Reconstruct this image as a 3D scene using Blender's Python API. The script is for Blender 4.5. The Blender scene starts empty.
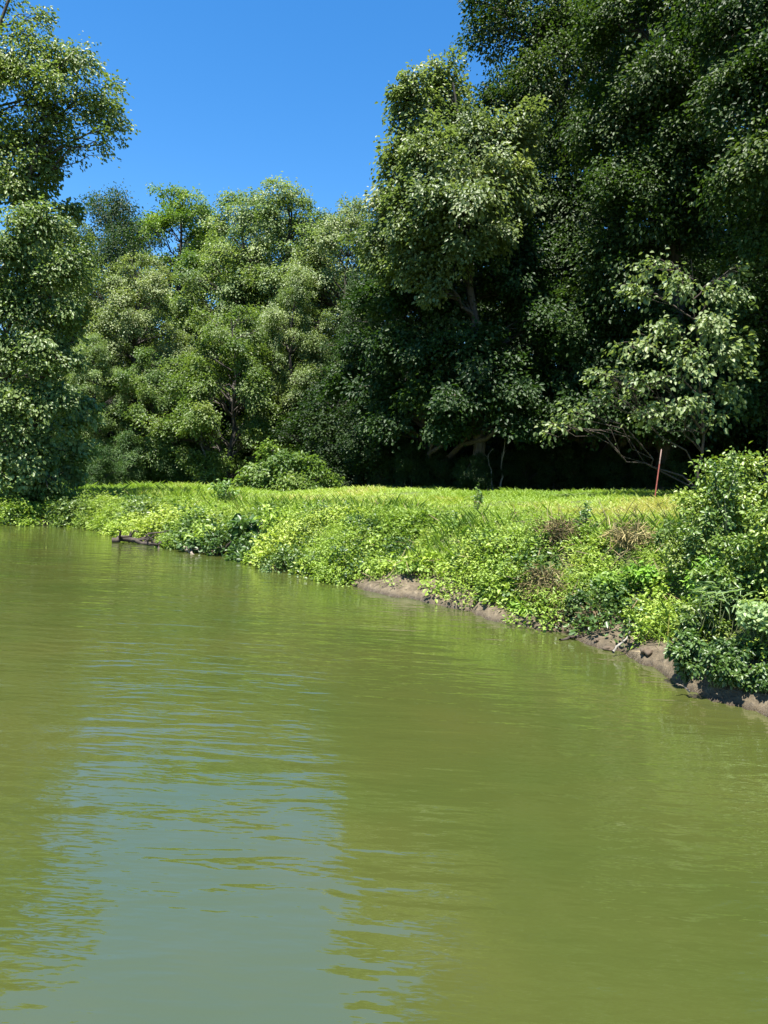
import bpy, math
import numpy as np
from mathutils import Vector

scene = bpy.context.scene
COL = scene.collection
PI = math.pi

# ---------------------------------------------------------------- camera
F, CX, CY, HOR, EYE = 750.0, 384.0, 512.0, 472.0, 1.9
ROLL = math.radians(3.0)          # the phone was held slightly crooked
PITCH = math.atan((CY - HOR) / F)
cam = bpy.data.cameras.new('camera')
cam.sensor_fit = 'VERTICAL'; cam.sensor_height = 24.0
cam.lens = F / 1024 * 24.0
cam.clip_start = 0.05; cam.clip_end = 3000
cam_ob = bpy.data.objects.new('camera', cam); COL.objects.link(cam_ob)
cam_ob.location = (0, 0, EYE)
cp, sp = math.cos(PITCH), math.sin(PITCH)
cr_, sr_ = math.cos(ROLL), math.sin(ROLL)
FWD = np.array([0, cp, -sp]); U0 = np.array([0, sp, cp]); R0 = np.array([1.0, 0, 0])
RIGHT = R0 * cr_ + U0 * sr_; UP = U0 * cr_ - R0 * sr_
from mathutils import Matrix
cam_ob.rotation_euler = Matrix([[RIGHT[i], UP[i], -FWD[i]] for i in range(3)]).to_euler()
scene.camera = cam_ob


def at(px, py, depth):
    """the point seen at pixel px, py at a distance `depth` along +Y"""
    d = FWD + RIGHT * ((px - CX) / F) + UP * ((CY - py) / F)
    return np.array([0, 0, EYE]) + d * (depth / d[1])


def on_water(px, py):
    d = FWD + RIGHT * ((px - CX) / F) + UP * ((CY - py) / F)
    p = d * (-EYE / d[2]); return p[0], p[1]


def rat(px):
    """depth correction along the shore"""
    return float(np.interp(px, [0, 70, 130, 220, 300, 420, 500, 640, 760], [.75, .796, .866, .926, .978, 1.027, 1.061, 1.08, 1.10]))


def ats(px, py, depth): return at(px, py, depth * rat(px))


# ---------------------------------------------------------------- objects
def link(o, parent=None):
    COL.objects.link(o)
    if parent is not None: o.parent = parent
    return o


def tag(o, label=None, cat=None, group=None, kind=None):
    if label: o['label'] = label
    if cat: o['category'] = cat
    if group: o['group'] = group
    if kind: o['kind'] = kind
    return o


def empty(name, loc, rz=0.0, scale=1.0):
    o = bpy.data.objects.new(name, None); o.empty_display_size = 0.3
    o.location = [float(c) for c in loc]; o.rotation_euler = (0, 0, rz); o.scale = (scale,) * 3
    return link(o)


def make_mesh(name, verts, faces, mat, tint=None, smooth=False):
    """faces: list of int arrays (n,3) or (n,4)"""
    if not isinstance(faces, list): faces = [faces]
    verts = np.asarray(verts, np.float32)
    me = bpy.data.meshes.new(name)
    me.vertices.add(len(verts)); me.vertices.foreach_set('co', verts.ravel())
    loops = np.concatenate([np.asarray(f, np.int32).ravel() for f in faces])
    sizes = np.concatenate([np.full(len(f), f.shape[1], np.int32) for f in faces])
    starts = np.concatenate([[0], np.cumsum(sizes)[:-1]]).astype(np.int32)
    me.loops.add(len(loops)); me.loops.foreach_set('vertex_index', loops)
    me.polygons.add(len(sizes)); me.polygons.foreach_set('loop_start', starts)
    if smooth: me.polygons.foreach_set('use_smooth', np.ones(len(sizes), bool))
    if tint is not None:
        a = me.attributes.new('tint', 'FLOAT', 'POINT'); a.data.foreach_set('value', np.asarray(tint, np.float32))
    me.materials.append(mat)
    me.update(calc_edges=True)
    return me


def mesh_obj(name, me, parent=None):
    return link(bpy.data.objects.new(name, me), parent)


def unit(v):
    return v / np.maximum(np.linalg.norm(v, axis=-1, keepdims=True), 1e-9)


# ---------------------------------------------------------------- leaves
LEAF_F = np.array([[0, 1, 2, 3], [0, 3, 4, 5]])


def leaf_arrays(C, D, N, L, W, tint, fold=0.25, droop=0.15, wide=0.45):
    """folded six point leaves; base C, direction D, face normal N"""
    D = unit(D); S = unit(np.cross(D, N)); N = np.cross(S, D)
    L = L[:, None]; W = W[:, None]
    w2 = wide
    up = fold * W * N
    b = C
    r1 = C + D * L * 0.30 + S * W * 0.5 + up - N * L * droop * .1
    r2 = C + D * L * 0.66 + S * W * w2 + up - N * L * droop * .45
    t = C + D * L - N * L * droop
    l2 = C + D * L * 0.66 - S * W * w2 + up - N * L * droop * .45
    l1 = C + D * L * 0.30 - S * W * 0.5 + up - N * L * droop * .1
    V = np.stack([b, r1, r2, t, l2, l1], 1)
    n = len(C)
    Fc = (LEAF_F[None] + (np.arange(n) * 6)[:, None, None]).reshape(-1, 4)
    return V.reshape(-1, 3), Fc, np.repeat(tint, 6)


def tube(points, radii, sides=6):
    P = np.asarray(points, float); R = np.asarray(radii, float)
    T = np.gradient(P, axis=0); T = unit(T)
    ref = np.array([0.31, 0.87, 0.11]) if abs(T[0, 2]) > .6 else np.array([0, 0, 1.0])
    A = unit(np.cross(T, ref)); B = np.cross(T, A)
    an = np.linspace(0, 2 * PI, sides, endpoint=False)
    V = P[:, None] + R[:, None, None] * (np.cos(an)[None, :, None] * A[:, None] + np.sin(an)[None, :, None] * B[:, None])
    n = len(P); fs = []
    i, j = np.meshgrid(np.arange(n - 1), np.arange(sides), indexing='ij')
    j2 = (j + 1) % sides
    fs = np.stack([i * sides + j, i * sides + j2, (i + 1) * sides + j2, (i + 1) * sides + j], -1).reshape(-1, 4)
    return V.reshape(-1, 3), fs


class Bag:
    def __init__(s): s.v = []; s.f = []; s.t = []; s.n = 0
    def add(s, v, f, t=None):
        s.v.append(v); s.f.append(f + s.n); s.n += len(v)
        s.t.append(np.zeros(len(v)) if t is None else t)
    def mesh(s, name, mat, smooth=False):
        return make_mesh(name, np.concatenate(s.v), np.concatenate(s.f), mat, np.concatenate(s.t), smooth)


def curve(p0, p1, n, rng, wob=0.06, sag=0.0, rise=0.0):
    t = np.linspace(0, 1, n)[:, None]
    d = np.linalg.norm(p1 - p0)
    P = p0 + (p1 - p0) * t
    w = rng.normal(0, wob * d, (n, 3)); w[0] = 0; w[-1] = 0
    P = P + w * np.sin(t * PI)
    P[:, 2] += rise * d * np.sin(t[:, 0] * PI)
    return P


# ---------------------------------------------------------------- materials
def nodes_of(name):
    m = bpy.data.materials.new(name); m.use_nodes = True
    nt = m.node_tree; nt.nodes.clear()
    return m, nt


def nd(nt, typ, **kw):
    n = nt.nodes.new(typ)
    for k, v in kw.items():
        if k.startswith('i_'):
            key = k[2:].replace('_', ' ')
            n.inputs[int(key) if key.isdigit() else key].default_value = v
        else: setattr(n, k, v)
    return n


def ramp(nt, stops, interp='LINEAR'):
    r = nt.nodes.new('ShaderNodeValToRGB'); cr = r.color_ramp; cr.interpolation = interp
    while len(cr.elements) < len(stops): cr.elements.new(0.5)
    for e, (p, c) in zip(cr.elements, stops):
        e.position = p; e.color = (*c, 1)
    return r


def foliage_mat(name, stops, trans=0.35, rough=0.42, spec=0.5, tboost=(1.25, 1.35, 0.6)):
    m, nt = nodes_of(name); L = nt.links
    at_ = nd(nt, 'ShaderNodeAttribute', attribute_name='tint')
    r = ramp(nt, stops); L.new(at_.outputs['Fac'], r.inputs[0])
    oi = nd(nt, 'ShaderNodeObjectInfo')
    mul = nd(nt, 'ShaderNodeMix', data_type='RGBA', blend_type='MULTIPLY'); mul.inputs['Factor'].default_value = 1
    L.new(r.outputs[0], mul.inputs['A']); L.new(oi.outputs['Color'], mul.inputs['B'])
    p = nd(nt, 'ShaderNodeBsdfPrincipled'); p.inputs['Roughness'].default_value = rough
    p.inputs['Specular IOR Level'].default_value = spec
    L.new(mul.outputs['Result'], p.inputs['Base Color'])
    mt = nd(nt, 'ShaderNodeMix', data_type='RGBA', blend_type='MULTIPLY'); mt.inputs['Factor'].default_value = 1
    L.new(mul.outputs['Result'], mt.inputs['A']); mt.inputs['B'].default_value = (*tboost, 1)
    t = nd(nt, 'ShaderNodeBsdfTranslucent'); L.new(mt.outputs['Result'], t.inputs['Color'])
    mx = nd(nt, 'ShaderNodeMixShader'); mx.inputs[0].default_value = trans
    L.new(p.outputs[0], mx.inputs[1]); L.new(t.outputs[0], mx.inputs[2])
    o = nd(nt, 'ShaderNodeOutputMaterial'); L.new(mx.outputs[0], o.inputs['Surface'])
    return m


def bark_mat(name, c0, c1, scale=6.0):
    m, nt = nodes_of(name); L = nt.links
    tc = nd(nt, 'ShaderNodeTexCoord'); mp = nd(nt, 'ShaderNodeMapping'); mp.inputs['Scale'].default_value = (scale, scale, scale * .18)
    L.new(tc.outputs['Object'], mp.inputs[0])
    n = nd(nt, 'ShaderNodeTexNoise'); n.inputs['Scale'].default_value = 2.0; n.inputs['Detail'].default_value = 6; L.new(mp.outputs[0], n.inputs['Vector'])
    r = ramp(nt, [(0.3, c0), (0.7, c1)]); L.new(n.outputs['Fac'], r.inputs[0])
    p = nd(nt, 'ShaderNodeBsdfPrincipled'); p.inputs['Roughness'].default_value = .85
    L.new(r.outputs[0], p.inputs['Base Color'])
    b = nd(nt, 'ShaderNodeBump'); b.inputs['Strength'].default_value = .6; b.inputs['Distance'].default_value = .03
    L.new(n.outputs['Fac'], b.inputs['Height']); L.new(b.outputs[0], p.inputs['Normal'])
    o = nd(nt, 'ShaderNodeOutputMaterial'); L.new(p.outputs[0], o.inputs['Surface'])
    return m


M = {}
M['tree'] = foliage_mat('tree_leaves', [(0.0, (.022, .050, .012)), (.5, (.045, .085, .022)), (1.0, (.095, .135, .042))], trans=.38, rough=.50, spec=.28)
M['pale'] = foliage_mat('pale_tree_leaves', [(0.0, (.085, .130, .042)), (.5, (.180, .235, .082)), (1.0, (.30, .335, .14))], trans=.36, rough=.45, spec=.4)
M['bright'] = foliage_mat('bright_green_leaves', [(0.0, (.065, .125, .018)), (.5, (.120, .195, .028)), (1.0, (.20, .265, .045))], trans=.42, spec=.35)
M['weed'] = foliage_mat('weed_leaves', [(0.0, (.075, .135, .022)), (.4, (.185, .275, .040)), (.75, (.260, .365, .058)), (1.0, (.34, .41, .085))], trans=.32, rough=.5, spec=.4)
M['shrub'] = foliage_mat('shrub_leaves', [(0.0, (.040, .085, .020)), (.5, (.085, .150, .032)), (1.0, (.165, .220, .060))], trans=.30, rough=.42, spec=.55)
M['grass'] = foliage_mat('grass_blades', [(0.0, (.15, .245, .042)), (.5, (.24, .345, .060)), (.85, (.32, .395, .090)), (1.0, (.42, .40, .17))], trans=.35, rough=.55, spec=.3)
M['dry'] = foliage_mat('dry_stalks', [(0.0, (.13, .095, .055)), (.5, (.24, .18, .10)), (1.0, (.36, .29, .17))], trans=.15, rough=.8, spec=.2, tboost=(1, 1, 1))
M['bark'] = bark_mat('bark', (.020, .016, .013), (.075, .064, .05))
M['pale_bark'] = bark_mat('pale_bark', (.10, .09, .07), (.30, .28, .24))
M['dead_wood'] = bark_mat('dead_wood', (.10, .075, .055), (.30, .25, .19))
M['dark_wood'] = bark_mat('dark_wood', (.022, .016, .012), (.075, .055, .04))
M['stem'] = bark_mat('green_stem', (.06, .085, .03), (.13, .15, .06), 20)


def ground_mat():
    m, nt = nodes_of('earth_and_mud'); L = nt.links
    ge = nd(nt, 'ShaderNodeNewGeometry')
    n1 = nd(nt, 'ShaderNodeTexNoise'); n1.inputs['Scale'].default_value = 1.3; n1.inputs['Detail'].default_value = 8; L.new(ge.outputs['Position'], n1.inputs['Vector'])
    n2 = nd(nt, 'ShaderNodeTexNoise'); n2.inputs['Scale'].default_value = 9; n2.inputs['Detail'].default_value = 8; n2.inputs['Roughness'].default_value = .65; L.new(ge.outputs['Position'], n2.inputs['Vector'])
    mud = ramp(nt, [(.25, (.040, .030, .017)), (.5, (.110, .085, .050)), (.75, (.23, .185, .118))]); L.new(n2.outputs['Fac'], mud.inputs[0])
    soil = ramp(nt, [(.3, (.050, .062, .018)), (.7, (.11, .14, .032))]); L.new(n1.outputs['Fac'], soil.inputs[0])
    sx = nd(nt, 'ShaderNodeSeparateXYZ'); L.new(ge.outputs['Position'], sx.inputs[0])
    a = nd(nt, 'ShaderNodeMath', operation='MULTIPLY_ADD'); L.new(n1.outputs['Fac'], a.inputs[0]); a.inputs[1].default_value = .35; L.new(sx.outputs['Z'], a.inputs[2])
    f = nd(nt, 'ShaderNodeMapRange', interpolation_type='SMOOTHSTEP'); L.new(a.outputs[0], f.inputs[0]); f.inputs[1].default_value = .42; f.inputs[2].default_value = .68
    mx = nd(nt, 'ShaderNodeMix', data_type='RGBA'); L.new(f.outputs[0], mx.inputs['Factor']); L.new(mud.outputs[0], mx.inputs['A']); L.new(soil.outputs[0], mx.inputs['B'])
    # wet band just above the water
    w = nd(nt, 'ShaderNodeMath', operation='MULTIPLY_ADD'); L.new(n2.outputs['Fac'], w.inputs[0]); w.inputs[1].default_value = -.10; L.new(sx.outputs['Z'], w.inputs[2])
    wf = nd(nt, 'ShaderNodeMapRange', interpolation_type='SMOOTHSTEP'); L.new(w.outputs[0], wf.inputs[0]); wf.inputs[1].default_value = -.05; wf.inputs[2].default_value = .03
    wm = nd(nt, 'ShaderNodeMix', data_type='RGBA', blend_type='MULTIPLY'); wm.inputs['Factor'].default_value = 1
    wr = ramp(nt, [(0, (.5, .47, .43)), (1, (1, 1, 1))]); L.new(wf.outputs[0], wr.inputs[0])
    L.new(mx.outputs['Result'], wm.inputs['A']); L.new(wr.outputs[0], wm.inputs['B'])
    p = nd(nt, 'ShaderNodeBsdfPrincipled'); L.new(wm.outputs['Result'], p.inputs['Base Color'])
    rr = nd(nt, 'ShaderNodeMapRange'); L.new(wf.outputs[0], rr.inputs[0]); rr.inputs[3].default_value = .35; rr.inputs[4].default_value = .9; L.new(rr.outputs[0], p.inputs['Roughness'])
    b = nd(nt, 'ShaderNodeBump'); b.inputs['Strength'].default_value = 1.0; b.inputs['Distance'].default_value = .09
    L.new(n2.outputs['Fac'], b.inputs['Height']); L.new(b.outputs[0], p.inputs['Normal'])
    o = nd(nt, 'ShaderNodeOutputMaterial'); L.new(p.outputs[0], o.inputs['Surface'])
    return m


def water_mat():
    m, nt = nodes_of('turbid_water'); L = nt.links
    ge = nd(nt, 'ShaderNodeNewGeometry')
    def noise(scale, stretch, rot, detail, rough=.5, dist=0.0):
        mp = nd(nt, 'ShaderNodeMapping'); mp.inputs['Scale'].default_value = stretch; mp.inputs['Rotation'].default_value = (0, 0, rot)
        L.new(ge.outputs['Position'], mp.inputs[0])
        n = nd(nt, 'ShaderNodeTexNoise'); n.inputs['Scale'].default_value = scale; n.inputs['Detail'].default_value = detail
        n.inputs['Roughness'].default_value = rough; n.inputs['Distortion'].default_value = dist
        L.new(mp.outputs[0], n.inputs['Vector']); return n
    swell = noise(1.0, (.55, 2.2, 1), .10, 1.0, .4, .6)
    rip = noise(3.2, (.55, 1.9, 1), -.16, 2.0, .45, .4)
    fine = noise(11, (.5, 1.6, 1), .22, 2.0)
    patch = noise(.33, (.6, 1.2, 1), .3, 2.0)
    pm = nd(nt, 'ShaderNodeMapRange', interpolation_type='SMOOTHSTEP'); L.new(patch.outputs['Fac'], pm.inputs[0]); pm.inputs[1].default_value = .42; pm.inputs[2].default_value = .62
    pm.inputs[3].default_value = .50; pm.inputs[4].default_value = 1.0
    def scaled(n, k):
        a = nd(nt, 'ShaderNodeMath', operation='MULTIPLY'); L.new(n.outputs[0], a.inputs[0]); a.inputs[1].default_value = k; return a
    s1 = scaled(swell, .017); s2 = scaled(rip, .0165); s3 = scaled(fine, .0052)
    s23 = nd(nt, 'ShaderNodeMath', operation='ADD'); L.new(s2.outputs[0], s23.inputs[0]); L.new(s3.outputs[0], s23.inputs[1])
    s23m = nd(nt, 'ShaderNodeMath', operation='MULTIPLY'); L.new(s23.outputs[0], s23m.inputs[0]); L.new(pm.outputs[0], s23m.inputs[1])
    tot = nd(nt, 'ShaderNodeMath', operation='ADD'); L.new(s1.outputs[0], tot.inputs[0]); L.new(s23m.outputs[0], tot.inputs[1])
    b = nd(nt, 'ShaderNodeBump'); b.inputs['Strength'].default_value = 1.0; b.inputs['Distance'].default_value = 1.0
    L.new(tot.outputs[0], b.inputs['Height'])
    turb = noise(.5, (1, 1, 1), 0, 4.0)
    col = ramp(nt, [(.3, (.041, .058, .0125)), (.7, (.057, .064, .0155))]); L.new(turb.outputs['Fac'], col.inputs[0])
    p = nd(nt, 'ShaderNodeBsdfPrincipled'); L.new(col.outputs[0], p.inputs['Base Color'])
    p.inputs['Roughness'].default_value = .03; p.inputs['IOR'].default_value = 2.45
    L.new(b.outputs[0], p.inputs['Normal'])
    o = nd(nt, 'ShaderNodeOutputMaterial'); L.new(p.outputs[0], o.inputs['Surface'])
    return m


# ---------------------------------------------------------------- shoreline and terrain
SHORE_PX = [(768, 716), (745, 706), (716, 701), (700, 694), (672, 682), (655, 667), (640, 664), (622, 652), (600, 649), (575, 640), (556, 633), (540, 633), (515, 624), (492, 621), (470, 611), (455, 609), (425, 602), (408, 597),
            (395, 598), (365, 590), (345, 583), (328, 582), (310, 576), (285, 573), (262, 568), (245, 560), (228, 559), (215, 555), (185, 551), (165, 547), (140, 541), (118, 535), (100, 529), (75, 527), (40, 525), (0, 525)]
SHORE = np.array([(9, -30), (6.8, -8), (5.3, 0), (4.3, 3.8)] + [on_water(*p) for p in SHORE_PX] +
                 [(-13, 20.0), (-17, 20.8), (-24, 22.5), (-34, 25), (-60, 28), (-60, 14), (-34, 10), (-22, 6), (-16, -2), (-14, -30)], float)


def shore_dist(P):
    """signed distance to the water polygon, positive on land"""
    A = SHORE; B = np.roll(SHORE, -1, 0)
    best = np.full(len(P), 1e9); inside = np.zeros(len(P), bool)
    for a, b in zip(A, B):
        ab = b - a; t = np.clip(((P - a) @ ab) / (ab @ ab), 0, 1)
        d = np.hypot(*(P - a - t[:, None] * ab).T)
        best = np.minimum(best, d)
        c = (a[1] > P[:, 1]) != (b[1] > P[:, 1])
        if a[1] != b[1]:
            xi = a[0] + (P[:, 1] - a[1]) * (b[0] - a[0]) / (b[1] - a[1])
            inside ^= c & (P[:, 0] < xi)
    return np.where(inside, -best, best)


_rw = np.random.default_rng(5)
WAV = [(_rw.uniform(0, 2 * PI), _rw.uniform(.5, 1) * s, a, _rw.uniform(0, 6.3)) for s, a in ((.35, .10), (.9, .07), (1.9, .06), (3.7, .045), (6.5, .034), (9.0, .026), (15.0, .016)) for _ in range(3)]


def bumps(P):
    z = np.zeros(len(P))
    for th, k, a, ph in WAV:
        z += a * np.sin(k * (P[:, 0] * math.cos(th) + P[:, 1] * math.sin(th)) + ph)
    return z


def ground_z(P):
    P = np.atleast_2d(np.asarray(P, float))
    d = shore_dist(P)
    b = bumps(P)
    dd = d + b * 1.2 * np.clip(d + .6, 0, 1)
    zt = np.clip(1.22 + .060 * P[:, 0], .36, 1.70)
    lip = .80 * zt
    w1 = 1.9 + np.clip(1.25 - zt, 0, 1) * 1.8
    sm = lambda x: np.clip(x, 0, 1) ** 2 * (3 - 2 * np.clip(x, 0, 1))
    z = .10 * sm(dd / .22) + (lip - .10) * sm((dd - .05) / w1) + (zt - lip) * sm((dd - 2) / 7)
    z += .7 * sm((dd - 20) / 60)
    z = np.where(d < 0, np.maximum(d * .45, -1.6) - .01, z)
    z += b * .25 * np.clip(d * .8 + .1, 0, 1)
    return z


def gz(x, y): return float(ground_z([(x, y)])[0])


def axis(fine0, fine1, step, lim):
    core = np.arange(fine0, fine1 + 1e-6, step)
    out, s, x = [], step, fine1
    while x < lim:
        s *= 1.22; x += s; out.append(x)
    lo, s, x = [], step, fine0
    while x > -lim:
        s *= 1.22; x -= s; lo.append(x)
    return np.concatenate([lo[::-1], core, out])


xs, ys = axis(-13.5, 7, .10, 1500), axis(2.5, 29, .10, 1500)
gx, gy = np.meshgrid(xs, ys)
GP = np.stack([gx.ravel(), gy.ravel()], 1)
GV = np.column_stack([GP, ground_z(GP)])
nx, ny = len(xs), len(ys)
ii, jj = np.meshgrid(np.arange(nx - 1), np.arange(ny - 1))
q = (jj * nx + ii).ravel()
ground = mesh_obj('ground', make_mesh('ground', GV, np.stack([q, q + 1, q + nx + 1, q + nx], 1), ground_mat(), smooth=True))
tag(ground, 'brown muddy creek bank rising to a level meadow', 'ground', kind='structure')

wv = np.array([(-75, -45, 0), (30, -45, 0), (30, 40, 0), (-75, 40, 0)], float)
water = mesh_obj('water', make_mesh('water', wv, np.array([[0, 1, 2, 3]]), water_mat()))
tag(water, 'calm olive green creek water with soft ripples', 'water', kind='structure')


# ---------------------------------------------------------------- trees
def build_tree(seed, lobes, trunk_pts, r0, leaf_len, n_leaf, mat, droop=.25, flat=.32, ragged=.25, aspect=.62, leaf_tilt=.45, limbs_split=False, sub=6, tri_r=.05, hollow=.45):
    """lobes: (x,y,z,rx,rz). returns (trunk mesh, [limb meshes], crown mesh)"""
    rng = np.random.default_rng(seed)
    T = np.asarray(trunk_pts, float)
    # resample trunk
    tt = np.linspace(0, 1, len(T)); ts = np.linspace(0, 1, 14)
    TP = np.stack([np.interp(ts, tt, T[:, k]) for k in range(3)], 1)
    TP[1:-1] += rng.normal(0, .010 * np.linalg.norm(T[-1] - T[0]) * .5, (12, 3)) * [1, 1, .2]
    rad = r0 * (1 - .86 * ts) * (1 + .7 * np.exp(-ts * 22))
    trunk = Bag(); v, f = tube(TP, rad, 9); trunk.add(v, f)
    limbs = []
    C, D, N, Tn, Sz = [], [], [], [], []
    vols = np.array([l[3] ** 1.6 * l[4] for l in lobes]); share = vols / vols.sum()
    for (lx, ly, lz, rx, rz), sh in zip(lobes, share):
        lc = np.array([lx, ly, lz], float)
        # where the limb leaves the trunk
        hd = np.hypot(TP[:, 0] - lx, TP[:, 1] - ly)
        zt = lz - .55 * hd - .15 * rz
        k = int(np.argmin(np.abs(TP[:, 2] - zt) + .2 * hd)); k = max(1, min(12, k))
        p0 = TP[k]
        LP = curve(p0, lc, 7, rng, .05, rise=.06)
        lb = Bag(); lr = max(.02, min(rad[k] * .55, .030 * np.linalg.norm(lc - p0) + .02))
        v, f = tube(LP, np.linspace(lr, lr * .35, 7), 6); lb.add(v, f)
        out = lc - np.array([TP[k, 0], TP[k, 1], lc[2] - .4 * rz]); out = unit(out[None])[0]
        ltint = rng.normal(0, .10)
        ns = max(6, int(sub * rx ** 1.2 * 2.0))
        dirs = unit(rng.normal(0, 1, (ns * 3, 3)))
        sc = dirs @ out * .5 + dirs[:, 2] * .35 + rng.normal(0, .55, len(dirs))
        dirs = dirs[np.argsort(-sc)[:ns]]
        rr = rng.uniform(hollow, 1.0, ns) * (1 + rng.normal(0, ragged, ns).clip(-.4, .55))
        tips = lc + dirs * np.array([rx, rx, rz]) * rr[:, None]
        tips[:, 2] -= droop * .3 * rx * np.hypot(dirs[:, 0], dirs[:, 1])
        nl = int(n_leaf * sh / ns)
        for q in range(ns):
            kk = rng.integers(2, 7); bp = LP[kk]
            BP = curve(bp, tips[q], 5, rng, .07, rise=.08)
            v, f = tube(BP, np.linspace(lr * .35, .008, 5), 4); lb.add(v, f)
            dirn = unit((tips[q] - bp)[None])[0]
            m = max(8, int(nl * rng.uniform(.5, 1.5)))
            R = .36 * rx * rng.uniform(.65, 1.35) + .12
            nrm = unit((np.array([0, 0, 1.0]) + .85 * dirs[q] + rng.normal(0, .28, 3))[None])[0]
            a1 = unit(np.cross(nrm, [.3, .9, .1])[None])[0]; a2 = np.cross(nrm, a1)
            ang = rng.uniform(0, 2 * PI, m); r = R * np.sqrt(rng.uniform(0, 1, m)) * (1 + .25 * np.sin(3 * ang + q))
            pl = np.cos(ang)[:, None] * a1 + np.sin(ang)[:, None] * a2
            cc = tips[q] + pl * r[:, None] + nrm * (rng.normal(0, flat * R, m) - droop * r * r / R)[:, None] + dirn * rng.normal(0, .3 * R, m)[:, None]
            C.append(cc)
            D.append(pl * .8 + dirn * .5 + np.array([0, 0, -.25 - droop * .8]) + rng.normal(0, .45, (m, 3)))
            N.append(nrm + rng.normal(0, leaf_tilt, (m, 3)))
            Tn.append(np.clip(.45 + ltint + rng.normal(0, .13) + rng.normal(0, .13, m), 0, 1))
            Sz.append(rng.uniform(.6, 1.25, m))
        limbs.append(lb)
    C = np.concatenate(C); D = np.concatenate(D); N = np.concatenate(N); Tn = np.concatenate(Tn); Sz = np.concatenate(Sz)
    V, Fc, tn = leaf_arrays(C, D, N, leaf_len * Sz, leaf_len * Sz * aspect, Tn)
    return trunk, limbs, make_mesh('crown', V, Fc, mat, tn)


def envelope_lobes(seed, H, R, base, n, lr=(1.2, 2.2), top=.55, wobble=.25):
    rng = np.random.default_rng(seed); out = []
    for i in range(n):
        u = (i + .5) / n
        z = base + (H - base - .6) * u + rng.normal(0, .3)
        e = math.sin(PI * (0.13 + .80 * u ** .8)) ** .7
        rad = R * e * rng.uniform(.35, .85) * (1 + rng.normal(0, wobble * .5))
        an = i * 2.399 + rng.normal(0, .35)
        l = rng.uniform(*lr) * (.65 + .35 * e)
        out.append((rad * math.cos(an), rad * math.sin(an), z, l, l * rng.uniform(.6, .85)))
    out.append((0, 0, H - .9, lr[0] * .8, lr[0] * .75))
    return out


def variant(seed, H, R, base, n, leaf, nl, mat, **kw):
    rng = np.random.default_rng(seed + 77)
    lr = kw.pop('lr', (1.2, 2.2))
    lobes = envelope_lobes(seed, H, R, base, n, lr)
    tp = [(0, 0, -.4), (rng.normal(0, .25), rng.normal(0, .25), H * .35), (rng.normal(0, .3), rng.normal(0, .3), H * .65), (0, 0, H * .93)]
    trunk, limbs, crown = build_tree(seed, lobes, tp, .0135 * H + .04, leaf, nl, mat, **kw)
    for b in limbs:
        for v, f in zip(b.v, b.f): pass
    allb = Bag()
    for b in [trunk] + limbs: allb.add(np.concatenate(b.v), np.concatenate(b.f))
    bark = kw.get('bark', M['bark'])
    return allb.mesh('trunk', bark, True), crown, H


VAR = {
    'tall': variant(1, 27, 4.8, 2.5, 34, .16, 62000, M['tree'], lr=(1.5, 2.5)),
    'oak': variant(2, 20, 5.0, 1.5, 46, .15, 66000, M['tree'], lr=(.9, 2.1), ragged=.4, sub=5),
    'grey': variant(3, 17, 4.3, 1.0, 76, .13, 84000, M['pale'], lr=(.55, 1.45), droop=.3, hollow=.4, ragged=.45, leaf_tilt=.36, sub=6, flat=.26),
    'greyb': variant(4, 17, 3.6, .8, 66, .13, 78000, M['pale'], lr=(.55, 1.5), droop=.35, hollow=.4, ragged=.5, leaf_tilt=.36, sub=6, flat=.26),
    'round': variant(5, 9, 3.6, .6, 46, .12, 56000, M['bright'], lr=(.5, 1.2), hollow=.4, ragged=.4, sub=6, flat=.26),
    'maple': variant(6, 20, 4.4, 5, 44, .16, 52000, M['bright'], lr=(.8, 1.7), ragged=.4, sub=5, flat=.24),
    'under': variant(7, 6.0, 2.6, .3, 18, .14, 20000, M['tree'], lr=(.8, 1.4)),
}


def place_tree(kind, name, label, px, depth, top, group=None, color=(1, 1, 1), rz=0.0, wide=1.0, cat='tree', dx=0.0):
    tm, cm, H = VAR[kind]
    x = at(px, (top + 480) / 2, depth)[0] + dx
    z = gz(x, depth)
    h = at(px, top, depth)[2] - z
    s = h / H
    root = empty(name, (x, depth, z - .05), rz)
    root.scale = (s * wide, s * wide, s)
    tag(root, label, cat, group)
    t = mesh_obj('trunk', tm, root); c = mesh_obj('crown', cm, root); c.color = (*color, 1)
    return root


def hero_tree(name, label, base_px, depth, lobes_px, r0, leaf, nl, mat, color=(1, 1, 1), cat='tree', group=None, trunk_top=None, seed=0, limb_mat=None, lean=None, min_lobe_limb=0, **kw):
    """lobes_px: (px, py, depth offset, r px, rz px)"""
    x0 = at(base_px, HOR, depth)[0]; z0 = gz(x0, depth)
    o = np.array([x0, depth, z0])
    lobes = []
    for (px, py, dd, r, rz) in lobes_px:
        p = at(px, py, depth + dd) - o; k = (depth + dd) / F
        lobes.append((*p, r * k, rz * k))
    la = np.array(lobes); zmax = la[:, 2].max(); hi = la[la[:, 2] > zmax * .6]
    tx, ty = (hi[:, 0].mean(), hi[:, 1].mean()) if trunk_top is None else trunk_top
    tp = [(0, 0, -.4), (tx * .15, ty * .15, zmax * .3), (tx * .5, ty * .5, zmax * .65), (tx, ty, zmax)]
    trunk, limbs, crown = build_tree(seed, lobes, tp, r0, leaf, nl, mat, **kw)
    root = empty(name, o); tag(root, label, cat, group)
    bm = limb_mat or M['bark']
    mesh_obj('trunk', trunk.mesh('trunk', bm, True), root)
    for b in limbs:
        mesh_obj('limb', b.mesh('limb', bm, True), root)
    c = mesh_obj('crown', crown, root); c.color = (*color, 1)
    return root


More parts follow.
